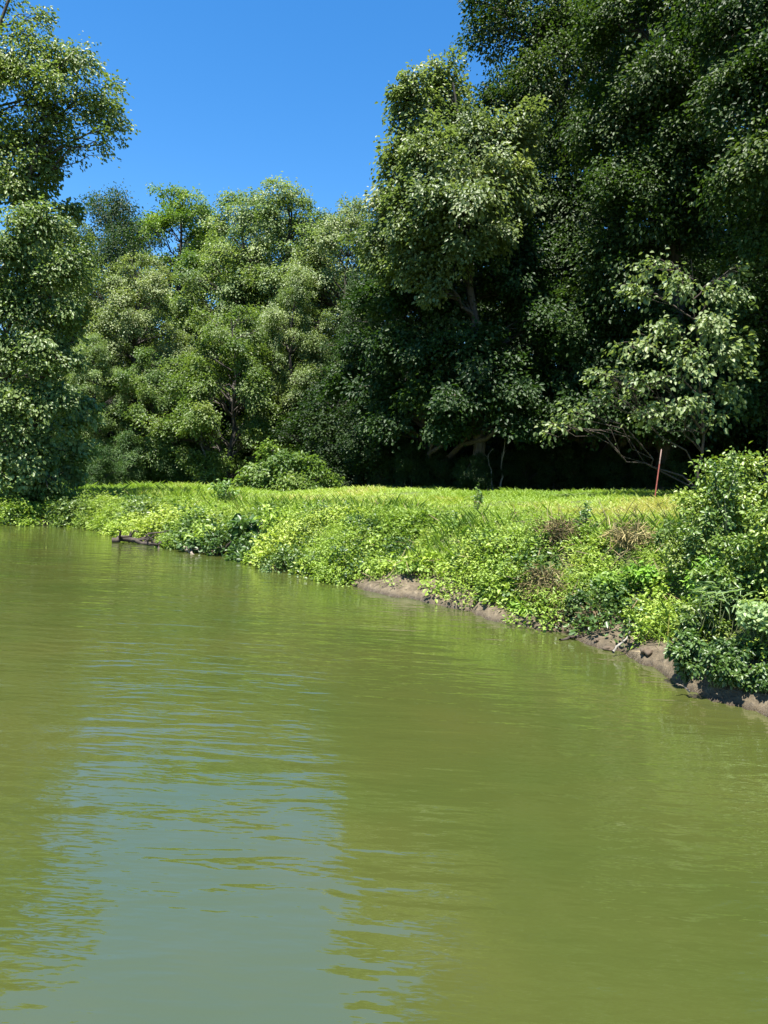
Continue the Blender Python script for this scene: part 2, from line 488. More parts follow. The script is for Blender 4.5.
# -- right hand wood: the big trees that rise out of the picture
hero_tree('broadleaf_tree', 'tree at the left edge of the tall right wood, with pale silvery sunlit crown', 478, 25,
          [(420, 112, 0, 26, 26), (450, 95, .5, 26, 28), (408, 168, 0, 26, 24), (440, 160, -1, 34, 30), (480, 140, 0, 34, 30), (395, 205, .5, 22, 24), (425, 215, -1, 38, 32), (465, 205, -1.5, 36, 32), (500, 185, -.5, 30, 26),
           (385, 250, .5, 26, 22), (418, 262, -.8, 26, 22), (455, 252, -1.2, 28, 22), (490, 232, -1, 24, 20), (520, 130, 0, 22, 20), (440, 290, -1, 20, 14)],
          .22, .135, 56000, M['pale'], color=(.86, .86, .92), seed=21, sub=8, hollow=.6, leaf_tilt=.36)
hero_tree('broadleaf_tree', 'very tall dark tree behind the pale one, top cut off by the frame', 560, 29,
          [(480, 5, 0, 20, 18), (505, 35, 0, 32, 28), (525, -10, 1, 34, 30), (555, 30, 0, 40, 34), (590, -30, 0, 48, 40), (540, 85, -1, 40, 34), (500, 100, 0, 26, 24), (590, 70, -1, 46, 38), (620, 20, 0, 46, 40), (560, 140, -1, 44, 36), (610, 135, -1, 46, 38),
           (540, 200, -1, 42, 34), (590, 205, -1, 44, 36), (560, 265, -1, 46, 38), (520, 320, -1, 44, 36), (575, 335, -1, 46, 36), (540, 395, 0, 44, 34), (560, -90, 0, 52, 44), (620, -70, 0, 52, 44), (600, -150, 0, 48, 40), (530, -70, 0, 34, 30)],
          .38, .122, 104000, M['tree'], color=(.82, .82, .6), seed=22)
hero_tree('broadleaf_tree', 'tall dark tree filling the upper right, over the pale drooping branches', 668, 24,
          [(630, 30, 0, 44, 36), (690, 10, -1, 50, 40), (660, 85, -1, 52, 42), (720, 75, -1, 48, 40), (620, 120, 0, 44, 38), (680, 160, -1, 54, 42), (635, 195, -1, 46, 38), (720, 190, -1, 46, 38), (680, 235, -.5, 50, 38), (620, 260, 0, 46, 36),
           (640, 330, .5, 46, 34), (700, 320, .5, 50, 36), (660, 395, 1, 48, 32), (660, -60, 0, 56, 46), (720, -80, 0, 56, 46), (680, -150, 0, 56, 46), (640, -200, 0, 50, 40)],
          .36, .12, 104000, M['tree'], color=(.78, .80, .6), seed=23)
hero_tree('broadleaf_tree', 'dark large leaved tree at the right edge, above the bushy bank corner', 778, 19.5,
          [(750, 20, 0, 50, 44), (800, 0, 0, 60, 50), (740, 100, -.5, 44, 40), (790, 90, -1, 60, 48), (760, 170, -1, 52, 42), (820, 180, -1, 60, 48), (770, 250, 0, 46, 40), (830, 270, 0, 60, 44), (765, 320, .5, 40, 34), (800, 370, .5, 50, 38), (750, 400, 1, 34, 28),
           (780, -80, 0, 70, 56), (840, -90, 0, 70, 56), (800, -190, 0, 70, 56)],
          .33, .115, 84000, M['tree'], color=(.92, .9, .66), seed=24)
hero_tree('understory_tree', 'small tree with large pale drooping leaves in front of the dark wood', 702, 19,
          [(655, 262, -.5, 24, 12), (640, 290, -.5, 20, 12), (690, 285, -1, 26, 14), (722, 292, -1, 26, 16), (735, 268, -1, 12, 10), (715, 320, -1.2, 28, 20), (668, 325, -1, 26, 15), (640, 345, -.8, 22, 12), (620, 375, -.6, 22, 10), (598, 372, -.5, 16, 9), (728, 350, -1, 22, 24), (690, 360, -1.2, 28, 18), (655, 380, -1, 24, 12), (722, 385, -1, 20, 22), (690, 405, -1, 26, 16), (650, 410, -.8, 22, 12), (716, 418, -1, 16, 14), (575, 412, -.3, 22, 10), (560, 425, -.3, 14, 9), (600, 395, -.4, 14, 8)],
          .042, .13, 3500, M['pale'], color=(1.0, 1.0, 1.08), seed=25, limb_mat=M['dark_wood'], flat=.22, droop=.5, sub=4.5, hollow=.1, leaf_tilt=.5, aspect=.62, ragged=.6)

hero_tree('broadleaf_tree', 'dark tree with low shady boughs beneath the pale silvery crown', 430, 27,
          [(378, 300, .5, 26, 22), (365, 345, .5, 26, 22), (350, 385, .8, 24, 20), (410, 300, -1, 32, 26), (450, 310, -1.5, 34, 26), (495, 290, -1.5, 32, 28), (395, 345, -1, 32, 24), (435, 355, -2, 34, 24), (480, 350, -2.5, 34, 24), (385, 390, -.5, 30, 20), (420, 400, -2, 32, 20), (465, 400, -3, 34, 18), (505, 385, -3, 32, 22), (520, 250, -1, 32, 28), (530, 330, -2, 30, 24), (400, 425, -1, 26, 14), (450, 428, -2.5, 28, 12), (510, 425, -3, 28, 12), (420, 250, 1.5, 40, 34), (470, 220, 1.5, 40, 34)],
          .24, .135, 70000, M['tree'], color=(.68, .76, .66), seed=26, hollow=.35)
hero_tree('broadleaf_tree', 'dark wide tree spreading low boughs behind the pale drooping branches', 590, 27,
          [(545, 380, -2, 30, 22), (580, 350, -2.5, 34, 24), (620, 370, -3, 36, 22), (660, 360, -3.5, 36, 24), (700, 380, -4, 36, 24), (745, 370, -4.5, 36, 26), (560, 415, -2.5, 32, 16), (610, 410, -3.5, 36, 14), (655, 418, -4, 36, 12), (705, 420, -4.5, 36, 14), (755, 415, -5, 36, 18), (585, 300, -2, 34, 26), (540, 300, -1, 30, 24)],
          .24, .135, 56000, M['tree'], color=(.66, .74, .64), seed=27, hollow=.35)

# -- left side trees
hero_tree('broadleaf_tree', 'tall tree on the left edge reaching a drooping bough over the blue sky', -75, 21.5,
          [(20, 40, 0, 24, 20), (45, 60, 0, 34, 26), (80, 65, 0, 28, 24), (105, 100, .3, 24, 26), (118, 128, .3, 14, 20), (75, 105, 0, 34, 26), (35, 105, 0, 36, 30), (100, 145, 0, 14, 16), (60, 140, 0, 26, 18), (10, 80, 0, 36, 34), (20, 145, 0, 34, 26), (-20, 60, 0, 44, 40), (-30, 0, 0, 46, 44), (-20, 140, 0, 44, 36), (40, 18, 0, 12, 14),
           (-70, 40, 0, 50, 44), (-60, -70, 0, 54, 48), (-100, -20, 0, 54, 48), (-30, -60, 0, 36, 36), (0, 180, 0, 36, 28), (-50, 200, 0, 50, 40)],
          .17, .098, 54000, M['pale'], color=(.86, .90, .60), seed=31, ragged=.5, hollow=.35, sub=6, flat=.24)
hero_tree('broadleaf_tree', 'dark leafy tree on the left edge below the drooping bough', -32, 22.6,
          [(30, 215, -2, 34, 26), (58, 222, -2, 24, 20), (10, 250, -2, 40, 32), (50, 265, -2, 32, 26), (75, 262, -2, 14, 16), (20, 300, -2, 40, 32), (62, 310, -2, 26, 24), (40, 350, -2, 34, 28), (-10, 340, -2, 44, 36), (70, 355, -2, 20, 20), (25, 395, -2, 38, 28), (60, 395, -2, 24, 22), (0, 430, -2, 40, 28), (40, 440, -2, 26, 20), (30, 190, -1, 26, 20), (55, 175, -.5, 20, 16), (15, 185, -1, 30, 24), (40, 160, -.5, 24, 20), (70, 205, -1, 18, 16), (20, 480, -2, 26, 14), (52, 478, -2, 18, 12), (-30, 270, -2, 44, 40)],
          .24, .11, 33000, M['pale'], color=(.74, .82, .66), seed=32, ragged=.55, hollow=.15, sub=5.5, flat=.26, droop=.45)
hero_tree('waterside_shrub', 'pale leaved shrub hanging over the shaded water at the left edge', 12, 22.2,
          [(6, 462, -1.6, 18, 9), (25, 472, -1.8, 18, 8), (42, 462, -1.2, 16, 9), (8, 482, -2.0, 16, 7), (62, 428, .6, 18, 14), (78, 408, .8, 16, 16), (72, 448, .6, 14, 12), (40, 482, -1, 18, 7), (66, 470, .4, 14, 9), (60, 395, .4, 14, 12)],
          .06, .15, 6500, M['pale'], color=(1.05, 1.15, 1.1), seed=33, cat='shrub')

# -- middle wood at the head of the meadow
place_tree('maple', 'maple_tree', 'bright green rounded tree standing highest in the middle of the skyline', 178, 52, 181, rz=.5)
place_tree('oak', 'broadleaf_tree', 'dark tree on the skyline just right of the drooping left bough', 108, 48, 192, rz=1.0, wide=.85)
place_tree('grey', 'broadleaf_tree', 'grey green skyline tree right of the bright rounded one', 236, 47, 188, rz=2.1, color=(.92, 1, .92))
place_tree('greyb', 'broadleaf_tree', 'grey green skyline tree with the feathery flat top, mid picture', 286, 45, 181, rz=.2, wide=1.1, color=(.92, .98, .92))
place_tree('grey', 'broadleaf_tree', 'dusty green skyline tree touching the tall right wood', 345, 42, 196, rz=4.1, wide=.95, color=(.88, .92, .95))
place_tree('greyb', 'broadleaf_tree', 'olive green tree behind the left edge trees, under the small sky gap', 58, 40, 215, rz=2.9, color=(.85, .92, .6))
place_tree('grey', 'broadleaf_tree', 'silvery tree in front of the dark skyline tree, greyish crown', 138, 40, 250, rz=5.2, wide=1.05, color=(1, 1, 1))
place_tree('round', 'broadleaf_tree', 'yellow green round crowned tree in the middle of the far wood', 228, 36, 303, rz=.4, wide=.95, color=(1, .93, 1.5))
place_tree('greyb', 'broadleaf_tree', 'slender grey green tree beside the round yellow green one, right of it', 292, 39, 265, rz=1.2, wide=.8, color=(.95, 1, .9))
place_tree('round', 'broadleaf_tree', 'low green tree at the meadow head, left of the round yellow green one', 158, 37, 350, rz=3.2, color=(.95, .92, 1.7))
place_tree('greyb', 'broadleaf_tree', 'pale green tree rising behind the waterside shrub', 92, 36, 330, rz=4.4, wide=1.0, color=(.9, 1, .85))
place_tree('oak', 'broadleaf_tree', 'dark tree in the shaded gap where far wood meets right wood', 372, 36, 225, rz=2.2, wide=.75, color=(.8, .9, .8))

# trees standing deeper in both woods: dark fill that nothing tells apart
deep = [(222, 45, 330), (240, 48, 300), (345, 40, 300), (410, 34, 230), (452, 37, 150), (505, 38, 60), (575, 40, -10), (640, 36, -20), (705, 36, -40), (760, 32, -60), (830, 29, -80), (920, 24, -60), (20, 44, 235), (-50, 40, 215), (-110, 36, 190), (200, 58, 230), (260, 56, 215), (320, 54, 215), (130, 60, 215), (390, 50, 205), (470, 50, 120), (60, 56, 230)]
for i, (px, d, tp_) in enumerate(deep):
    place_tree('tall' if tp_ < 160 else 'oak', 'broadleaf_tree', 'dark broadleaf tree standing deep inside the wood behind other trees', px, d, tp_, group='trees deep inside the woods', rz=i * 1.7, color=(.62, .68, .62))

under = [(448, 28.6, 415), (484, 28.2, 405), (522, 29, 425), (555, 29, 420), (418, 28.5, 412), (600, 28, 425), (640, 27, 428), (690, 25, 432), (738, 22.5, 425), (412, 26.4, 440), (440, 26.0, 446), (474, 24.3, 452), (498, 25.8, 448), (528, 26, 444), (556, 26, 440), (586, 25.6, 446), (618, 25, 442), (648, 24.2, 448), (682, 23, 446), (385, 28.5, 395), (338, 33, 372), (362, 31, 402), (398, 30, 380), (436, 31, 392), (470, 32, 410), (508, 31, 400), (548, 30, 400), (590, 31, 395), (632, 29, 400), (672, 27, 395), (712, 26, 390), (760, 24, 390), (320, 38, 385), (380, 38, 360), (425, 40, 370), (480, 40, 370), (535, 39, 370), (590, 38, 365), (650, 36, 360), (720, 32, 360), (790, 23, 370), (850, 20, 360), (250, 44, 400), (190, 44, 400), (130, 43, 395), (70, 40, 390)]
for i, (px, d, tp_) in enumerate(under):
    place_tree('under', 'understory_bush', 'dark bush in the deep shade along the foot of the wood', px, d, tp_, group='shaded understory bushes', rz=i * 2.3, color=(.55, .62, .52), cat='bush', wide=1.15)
for px, d, tp_, lab, col in [
    (130, 35, 432, 'pale green bush at the meadow head, nearest the left shade', (1.5, 1.5, 1.6)),
    (170, 35.5, 440, 'small grey green bush left of the pale spreading shrub', (1.4, 1.4, 1.5)),
    (100, 33, 445, 'low bush beside the dark hollow behind the waterside shrub', (1.2, 1.3, 1.2)),
    (330, 31, 440, 'dark green bush at the right end of the pale spreading shrub', (.8, .9, .9))]:
    place_tree('under', 'understory_bush', lab, px, d, tp_, color=col, cat='bush', rz=px)
hero_tree('spreading_shrub', 'pale green spreading shrub where the meadow meets the far wood', 285, 27,
          [(262, 470, 0, 16, 9), (285, 462, 0, 18, 10), (305, 465, 0, 16, 10), (270, 450, .5, 12, 8), (245, 480, 0, 14, 8), (322, 478, 0, 14, 8), (290, 482, -.5, 22, 8), (265, 484, -.3, 18, 7), (308, 486, -.2, 18, 6)],
          .05, .13, 5200, M['bright'], color=(1.1, 1.05, 1.6), seed=41, cat='shrub')


# thin pale trunks visible inside the woods
def bare_stem(name, label, px0, py0, px1, py1, depth, r, seed, mat, twigs=5, cat='tree'):
    rng = np.random.default_rng(seed)
    b_ = at(px0, py0, depth); t_ = at(px1, py1, depth)
    z0 = gz(b_[0], depth); o = np.array([b_[0], depth, z0])
    base = np.array([0, 0, -.2]); top = t_ - o
    P = curve(base, top, 9, rng, .015)
    root = empty(name, o); tag(root, label, cat)
    v, f = tube(P, np.linspace(r, r * .35, 9), 7); bg = Bag(); bg.add(v, f)
    mesh_obj('trunk', bg.mesh('trunk', mat, True), root)
    for k in range(twigs):
        i = rng.integers(4, 9); an = rng.uniform(0, 6.3); l = rng.uniform(.1, .25) * np.linalg.norm(top)
        e = P[i] + np.array([math.cos(an) * .6, math.sin(an) * .6, .8]) * l
        v, f = tube(curve(P[i], e, 5, rng, .05), np.linspace(r * .3, .006, 5), 5); bg = Bag(); bg.add(v, f)
        mesh_obj('branch', bg.mesh('branch', mat, True), root)
    return root


bare_stem('bare_sapling', 'thin pale trunk in the gap beside the far wood, taller of the two there', 314, 470, 318, 405, 34, .09, 1, M['pale_bark'])
bare_stem('bare_sapling', 'thin leaning pale trunk right of the taller pale one', 330, 470, 343, 410, 32.5, .05, 2, M['pale_bark'])
bare_stem('bare_sapling', 'short pale trunk showing inside the round yellow green tree', 201, 470, 203, 395, 35.6, .07, 3, M['pale_bark'], 3)
bare_stem('bare_sapling', 'pale leaning stem at the dark meadow edge, left of a pair', 494, 486, 488, 455, 25, .035, 4, M['pale_bark'], 4)
bare_stem('bare_sapling', 'pale forked stem at the dark meadow edge, right of a pair', 500, 486, 505, 440, 25.3, .04, 5, M['pale_bark'], 5)


# ---------------------------------------------------------------- rusty stake
def plain_mat(name, c, rough=.7, var=.35, scale=30):
    m, nt = nodes_of(name); L = nt.links
    tc = nd(nt, 'ShaderNodeTexCoord'); n = nd(nt, 'ShaderNodeTexNoise'); n.inputs['Scale'].default_value = scale; n.inputs['Detail'].default_value = 6
    L.new(tc.outputs['Object'], n.inputs['Vector'])
    r = ramp(nt, [(.3, tuple(x * (1 - var) for x in c)), (.7, tuple(min(1, x * (1 + var)) for x in c))]); L.new(n.outputs['Fac'], r.inputs[0])
    p = nd(nt, 'ShaderNodeBsdfPrincipled'); p.inputs['Roughness'].default_value = rough; L.new(r.outputs[0], p.inputs['Base Color'])
    o = nd(nt, 'ShaderNodeOutputMaterial'); L.new(p.outputs[0], o.inputs['Surface'])
    return m


rust = plain_mat('rust_red_paint', (.30, .075, .055)); tipm = plain_mat('weathered_pale_tip', (.27, .17, .14))
d = 17.5
pb, pt = at(655, 492, d), at(661.5, 449, d)
o = np.array([pb[0], d, gz(pb[0], d)])
root = empty('stake', o); tag(root, 'thin leaning rust red stake with a paler top at the meadow edge', 'stake')
dirv = pt - o
bg = Bag(); v, f = tube([dirv * t for t in (-.15, .3, .72)], [.015] * 3, 8); bg.add(v, f); mesh_obj('shaft', bg.mesh('shaft', rust, True), root)
bg = Bag(); v, f = tube([dirv * t for t in (.72, .99, 1.0)], [.0145, .012, .003], 8); bg.add(v, f); mesh_obj('tip', bg.mesh('tip', tipm, True), root)
# ---------------------------------------------------------------- bank plants
def plant_leaves(rng, n_plants, base, h, spread, n_leaf, leaf, aspect, tint0, lean=.25, up=.55, tint_sd=.075, start=.15):
    """leafy stems; base (n,3), h (n,) etc. Leaves sit in whorls up each stem"""
    n = n_plants
    k = rng.poisson(n_leaf * np.clip(h / h.mean(), .4, 2)).clip(4, 60)
    idx = np.repeat(np.arange(n), k); m = len(idx)
    u = start + (1 - start) * rng.uniform(0, 1, m) ** .8
    az = rng.uniform(0, 2 * PI, m)
    ld = rng.normal(0, lean, (n, 2))
    top = np.column_stack([ld * h[:, None], h])
    stem = base[idx] + top[idx] * u[:, None] * np.column_stack([u, u, np.ones(m)])
    outr = (spread[idx] * rng.uniform(.15, 1, m) * (1.1 - .65 * u))
    rad = np.column_stack([np.cos(az), np.sin(az), np.zeros(m)])
    C = stem + rad * outr[:, None] + np.column_stack([np.zeros((m, 2)), rng.normal(0, .03, m) - outr * .15])
    D = rad + np.column_stack([np.zeros((m, 2)), rng.normal(-.15 + .4 * u, .4, m)]) + rng.normal(0, .3, (m, 3))
    N = np.array([0, 0, 1.0]) * up + rad * .25 + rng.normal(0, .42, (m, 3))
    L = leaf[idx] * rng.uniform(.55, 1.25, m) * (1.1 - .35 * u)
    t = np.clip(tint0[idx] + rng.normal(0, tint_sd, m) + .12 * (u - .5), 0, 1)
    return leaf_arrays(C, D, N, L, L * aspect, t, fold=.2, droop=.22)


def smooth_noise(P, k, seed):
    r = np.random.default_rng(seed); z = np.zeros(len(P))
    for _ in range(6):
        th, ph = r.uniform(0, 6.3, 2); kk = k * r.uniform(.5, 1.6)
        z += np.sin(kk * (P[:, 0] * math.cos(th) + P[:, 1] * math.sin(th)) + ph)
    return z / 6 ** .5 / .75


def scatter(rng, n, x0, x1, y0, y1, dmin, dmax, margin=60):
    P = np.column_stack([rng.uniform(x0, x1, n), rng.uniform(y0, y1, n)])
    px = CX + F * P[:, 0] / P[:, 1]
    P = P[(px > -margin) & (px < 768 + margin)]
    d = shore_dist(P); ok = (d > dmin) & (d < dmax) & (P[:, 0] > -16)
    return P[ok], d[ok]


rng = np.random.default_rng(11)
# named plants along the bank: (name, label, px, depth, top, width, leaf, n, mat, color, aspect)
PL = [
    ('burdock_plant', 'dark broad leaved plant above the undercut roots at the far bank', 246, 16.6, 506, 36, .20, 130, 'shrub', (.75, .85, .9), .6),
    ('leafy_weed', 'yellow green bush of weeds beside the dark broad leaved plant, left of it', 205, 17.6, 520, 50, .10, 700, 'weed', (1, 1, 1), .5),
    ('leafy_weed', 'dark rounded weed just left of the undercut roots', 192, 17.4, 533, 28, .09, 340, 'shrub', (.8, .85, .9), .6),
    ('leafy_weed', 'bright weed clump at the lip right of the dark broad leaved plant', 275, 15.8, 497, 40, .10, 500, 'weed', (1.0, 1.0, .9), .5),
    ('leafy_weed', 'dark green weed in the middle of the bank, below the meadow', 352, 14.4, 512, 30, .08, 420, 'shrub', (.8, .9, .8), .55),
    ('leafy_weed', 'big bright yellow green clump bulging low over the mud', 432, 11.9, 555, 74, .095, 1100, 'weed', (1.08, 1.05, .8), .5),
    ('leafy_weed', 'bright clump leaning over the mud left of the biggest clump', 385, 12.35, 556, 60, .08, 1000, 'weed', (1.02, 1.0, .85), .5),
    ('leafy_weed', 'mid green clump with dark gaps above the biggest bright clump', 462, 12.6, 540, 44, .08, 520, 'shrub', (1.1, 1.15, .9), .55),
    ('leafy_weed', 'small isolated green plant standing on the mud strip', 522, 9.35, 605, 32, .075, 260, 'weed', (.85, 1.0, .8), .55),
    ('leafy_weed', 'tall dark weed on the lip above the brown stalks', 585, 10.6, 500, 22, .06, 320, 'shrub', (.9, .98, .9), .5),
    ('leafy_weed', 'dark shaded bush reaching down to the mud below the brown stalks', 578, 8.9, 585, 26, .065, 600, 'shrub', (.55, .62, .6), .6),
    ('leafy_weed', 'light green weeds right of the dark shaded bush', 620, 8.7, 565, 52, .07, 1000, 'weed', (.85, .95, .85), .5),
    ('leafy_weed', 'bright green plant on the slope left of the right corner thicket', 645, 8.6, 560, 44, .065, 800, 'weed', (.8, 1.05, .75), .5),
    ('leafy_weed', 'tall stalky weed at the meadow edge left of the right corner thicket', 668, 9.2, 512, 26, .06, 400, 'shrub', (1.0, 1.0, .85), .45),
    ('leafy_weed', 'green weed clump halfway up the slope left of the brown stalks', 505, 11.2, 535, 46, .075, 700, 'weed', (.8, .95, .8), .5),
    ('leafy_weed', 'pale yellow green clump on the low far bank behind the dark driftwood', 165, 19.8, 512, 44, .09, 500, 'weed', (1.1, 1.0, .8), .5),
    ('leafy_weed', 'bright weed clump at the waterline right of the undercut roots', 312, 14.4, 545, 44, .08, 520, 'weed', (1.0, 1.0, .8), .5),
    ('leafy_weed', 'taller weeds near the pale spreading shrub at the meadow head', 225, 22.5, 476, 40, .10, 420, 'shrub', (1.2, 1.25, 1.0), .5),
    ('leafy_weed', 'small dark weed on the meadow rim beside the shaded wood', 478, 15.2, 482, 14, .07, 120, 'shrub', (1.0, 1.1, .9), .5),
]
KEEP = [((px - CX) / F * dp * rat(px), dp * rat(px) - .1, wd * dp / F * .42) for (_, _, px, dp, _, wd, *_r) in PL]
KEEP += [(3.9, 8.2, .5), (3.35, 7.4, .4)]

# leafy ground cover over the slope: mounds of weeds of several kinds, plus low cover between them
def mound_field(seed, n_c, per, dmin_l, dmin_r, dmax, x0=-14, x1=6.5):
    r_ = np.random.default_rng(seed)
    Cn, Dn = scatter(r_, n_c * 14, x0, x1, 4.8, 31, -.02, dmax)
    ok = (Dn > np.where(Cn[:, 0] < .4, dmin_l, dmin_r)) & (r_.uniform(0, 1, len(Cn)) < np.clip(1.2 - Cn[:, 1] / 60, .4, 1))
    px_ = CX + F * Cn[:, 0] / Cn[:, 1]
    ok &= r_.uniform(0, 1, len(Cn)) > .93 * np.exp(-((px_ - 558) / 30) ** 2) * (Dn > .2) * (Dn < 2)
    ok &= r_.uniform(0, 1, len(Cn)) > .9 * np.exp(-((px_ - 628) / 22) ** 2) * (Dn > 1.1)
    for (kx, ky, kr) in KEEP:
        ok &= (Cn[:, 0] - kx) ** 2 + ((Cn[:, 1] - ky) * .6) ** 2 > kr ** 2
    Cn, Dn = Cn[ok][:n_c], Dn[ok][:n_c]
    R_ = r_.uniform(.14, .48, len(Cn)) * np.interp(Cn[:, 1], [10, 25], [1, 1.5])
    H_ = (R_ * r_.uniform(.5, 1.15, len(Cn)) + .10) * np.interp(Dn, [0, .4, 1.0, 1.7, 2.4, 3], [.8, 1.25, .95, .42, .24, .14]) * np.interp(Cn[:, 1], [15, 18], [1, .75])
    K_ = r_.poisson(per * (R_ / .3) ** 2).clip(3, 90); ix = np.repeat(np.arange(len(Cn)), K_); m_ = len(ix)
    an = r_.uniform(0, 6.283, m_); rr = np.sqrt(r_.uniform(0, 1, m_))
    P_ = Cn[ix] + np.column_stack([np.cos(an), np.sin(an)]) * (rr * R_[ix])[:, None]
    h_ = H_[ix] * (1.05 - .6 * rr ** 2) * r_.uniform(.75, 1.2, m_)
    t_ = (.50 + .20 * smooth_noise(Cn, 1.1, seed + 3) + r_.normal(0, .13, len(Cn)))[ix] + r_.normal(0, .05, m_)
    lf = (r_.uniform(.035, .085, len(Cn)) * np.interp(Cn[:, 1], [5, 9, 22], [.6, 1, 1.6]))[ix]
    return r_, P_, h_, t_, lf


r_, P, h, tt_, lf = mound_field(11, 620, 14, .09, .17, 3.0)
V, Fc, tn = plant_leaves(r_, len(P), np.column_stack([P, ground_z(P) - .03]), h, .06 + .3 * h, 22, lf, .52, tt_, up=.75)
ob = mesh_obj('bank_weeds', make_mesh('bank_weeds', V, Fc, M['weed'], tn)); tag(ob, 'dense yellow green weeds covering the creek bank', 'weeds', kind='stuff')
r_, P, h, tt_, lf = mound_field(37, 260, 13, .12, .24, 2.8)
V, Fc, tn = plant_leaves(r_, len(P), np.column_stack([P, ground_z(P) - .03]), h * 1.15, .06 + .28 * h, 26, lf * 1.25, .20, tt_ + .12, up=.6)
ob = mesh_obj('feathery_weeds', make_mesh('feathery_weeds', V, Fc, M['weed'], tn)); tag(ob, 'narrow leaved feathery weeds mixed through the bank cover', 'weeds', kind='stuff')
r_, P, h, tt_, lf = mound_field(53, 150, 13, .12, .26, 2.4)
V, Fc, tn = plant_leaves(r_, len(P), np.column_stack([P, ground_z(P) - .03]), h * 1.1, .07 + .3 * h, 20, lf * 1.1, .62, tt_ + .02, up=.6)
ob = mesh_obj('dark_weeds', make_mesh('dark_weeds', V, Fc, M['shrub'], tn)); tag(ob, 'darker green broad leaved weeds scattered over the bank', 'weeds', kind='stuff')
r_ = np.random.default_rng(71)
P, D_ = scatter(r_, 60000, -14, 6.5, 4.8, 31, .02, 4.2)
k = r_.uniform(0, 1, len(P)) < np.clip((D_ - np.where(P[:, 0] < .4, .04, .2)) / .35, 0, .8) * np.interp(D_, [2.2, 3.4], [1, .4]); P, D_ = P[k][:6000], D_[k][:6000]
h = r_.uniform(.06, .2, len(P))
V, Fc, tn = plant_leaves(r_, len(P), np.column_stack([P, ground_z(P) - .02]), h, .05 + .3 * h, 12, np.interp(P[:, 1], [9, 22], [.035, .07]) * r_.uniform(.7, 1.3, len(P)), .5, .45 + .2 * smooth_noise(P, 1.3, 5) + r_.normal(0, .08, len(P)), up=.8)
ob = mesh_obj('ground_cover', make_mesh('ground_cover', V, Fc, M['weed'], tn)); tag(ob, 'low leafy ground cover between the taller bank weeds', 'ground cover', kind='stuff')
rng = np.random.default_rng(12)

# meadow grass
P, D_ = scatter(rng, 460000, -22, 12, 7, 41, 1.2, 60, 30)
edge = np.where(P[:, 0] > -2.5, np.interp(P[:, 0], [-2.5, 0, 3, 6, 10], [28, 27, 26, 22.5, 19]), np.interp(P[:, 0], [-16, -8, -4, -2.5], [37, 40, 37, 31]))
edge += .8 * smooth_noise(P, .8, 8)
dens = np.clip(15 / P[:, 1], .25, 1.0) * np.where(D_ < 3, .35, 1)
k = (P[:, 1] < edge) & (rng.uniform(0, 1, len(P)) < dens)
P, D_ = P[k], D_[k]
nz = smooth_noise(P, .5, 12); nz2 = smooth_noise(P, 2.0, 13)
n = len(P)
B = np.column_stack([P, ground_z(P) - .02])
az = rng.uniform(0, 6.283, n)
Dv = np.column_stack([np.cos(az) * .8, np.sin(az) * .8, np.ones(n)]) + rng.normal(0, .15, (n, 3))
Nv = np.column_stack([np.cos(az), np.sin(az), np.full(n, .2)])
L = (.16 + .05 * nz2 + .04 * rng.normal(0, 1, n)).clip(.06, .42) * np.interp(P[:, 0], [-8, -4], [2.0, 1.0])
Wd = .012 * np.clip(P[:, 1] / 10, 1, 3.2)
V, Fc, tn = leaf_arrays(B, Dv, Nv, L, Wd, np.clip(.5 + .24 * nz + .10 * nz2 + .14 * rng.normal(0, 1, n), 0, 1), fold=.1, droop=-.35, wide=.36)
ob = mesh_obj('meadow_grass', make_mesh('meadow_grass', V, Fc, M['grass'], tn)); tag(ob, 'short sunlit meadow grass between the bank and the wood', 'grass', kind='stuff')

# taller, looser grass on the slope and along the rim of the bank
r2 = np.random.default_rng(93)
P, D_ = scatter(r2, 60000, -13, 7, 5, 24, .2, 4.0)
k = (smooth_noise(P, 1.6, 31) > .55) | (r2.uniform(0, 1, len(P)) < .05); P = P[k][:16000]; n = len(P)
a2 = r2.uniform(0, 6.283, n)
D2 = np.column_stack([np.cos(a2) * .45, np.sin(a2) * .45, np.ones(n)]) + r2.normal(0, .15, (n, 3))
N2 = np.column_stack([np.cos(a2), np.sin(a2), np.full(n, .2)])
V, Fc, tn = leaf_arrays(np.column_stack([P, ground_z(P)]), D2, N2, r2.uniform(.18, .5, n), .009 * np.interp(P[:, 1], [8, 20], [1, 2.2]), np.clip(.5 + .2 * r2.normal(0, 1, n), 0, 1), fold=.1, droop=-.3, wide=.36)
ob = mesh_obj('tall_grass', make_mesh('tall_grass', V, Fc, M['grass'], tn)); tag(ob, 'loose taller grass standing among the bank weeds', 'grass', kind='stuff')

# dead stalks and thatch on the slope
P, D_ = scatter(rng, 30000, -8, 5.5, 5, 20, .15, 3.2)
pxs = CX + F * P[:, 0] / P[:, 1]
wgt = 3.2 * np.exp(-((pxs - 558) / 34) ** 2) * (D_ < 2.2) + 1.6 * np.exp(-((pxs - 630) / 28) ** 2) * (D_ > 1) + .12 + .55 * (D_ < .7)
k = (rng.uniform(0, 1, len(P)) < wgt * .36) & (pxs < 690); P, D_ = P[k], D_[k]; n = len(P)
B = np.column_stack([P, ground_z(P) + rng.uniform(0, .30, n) * (D_ > .4)])
az = rng.uniform(0, 6.283, n)
Dv = np.column_stack([np.cos(az), np.sin(az), rng.normal(.2, .8, n)])
V, Fc, tn = leaf_arrays(B, Dv, rng.normal(0, 1, (n, 3)), rng.uniform(.10, .38, n), rng.uniform(.005, .013, n), rng.uniform(0, 1, n), fold=.1, droop=.1, wide=.4)
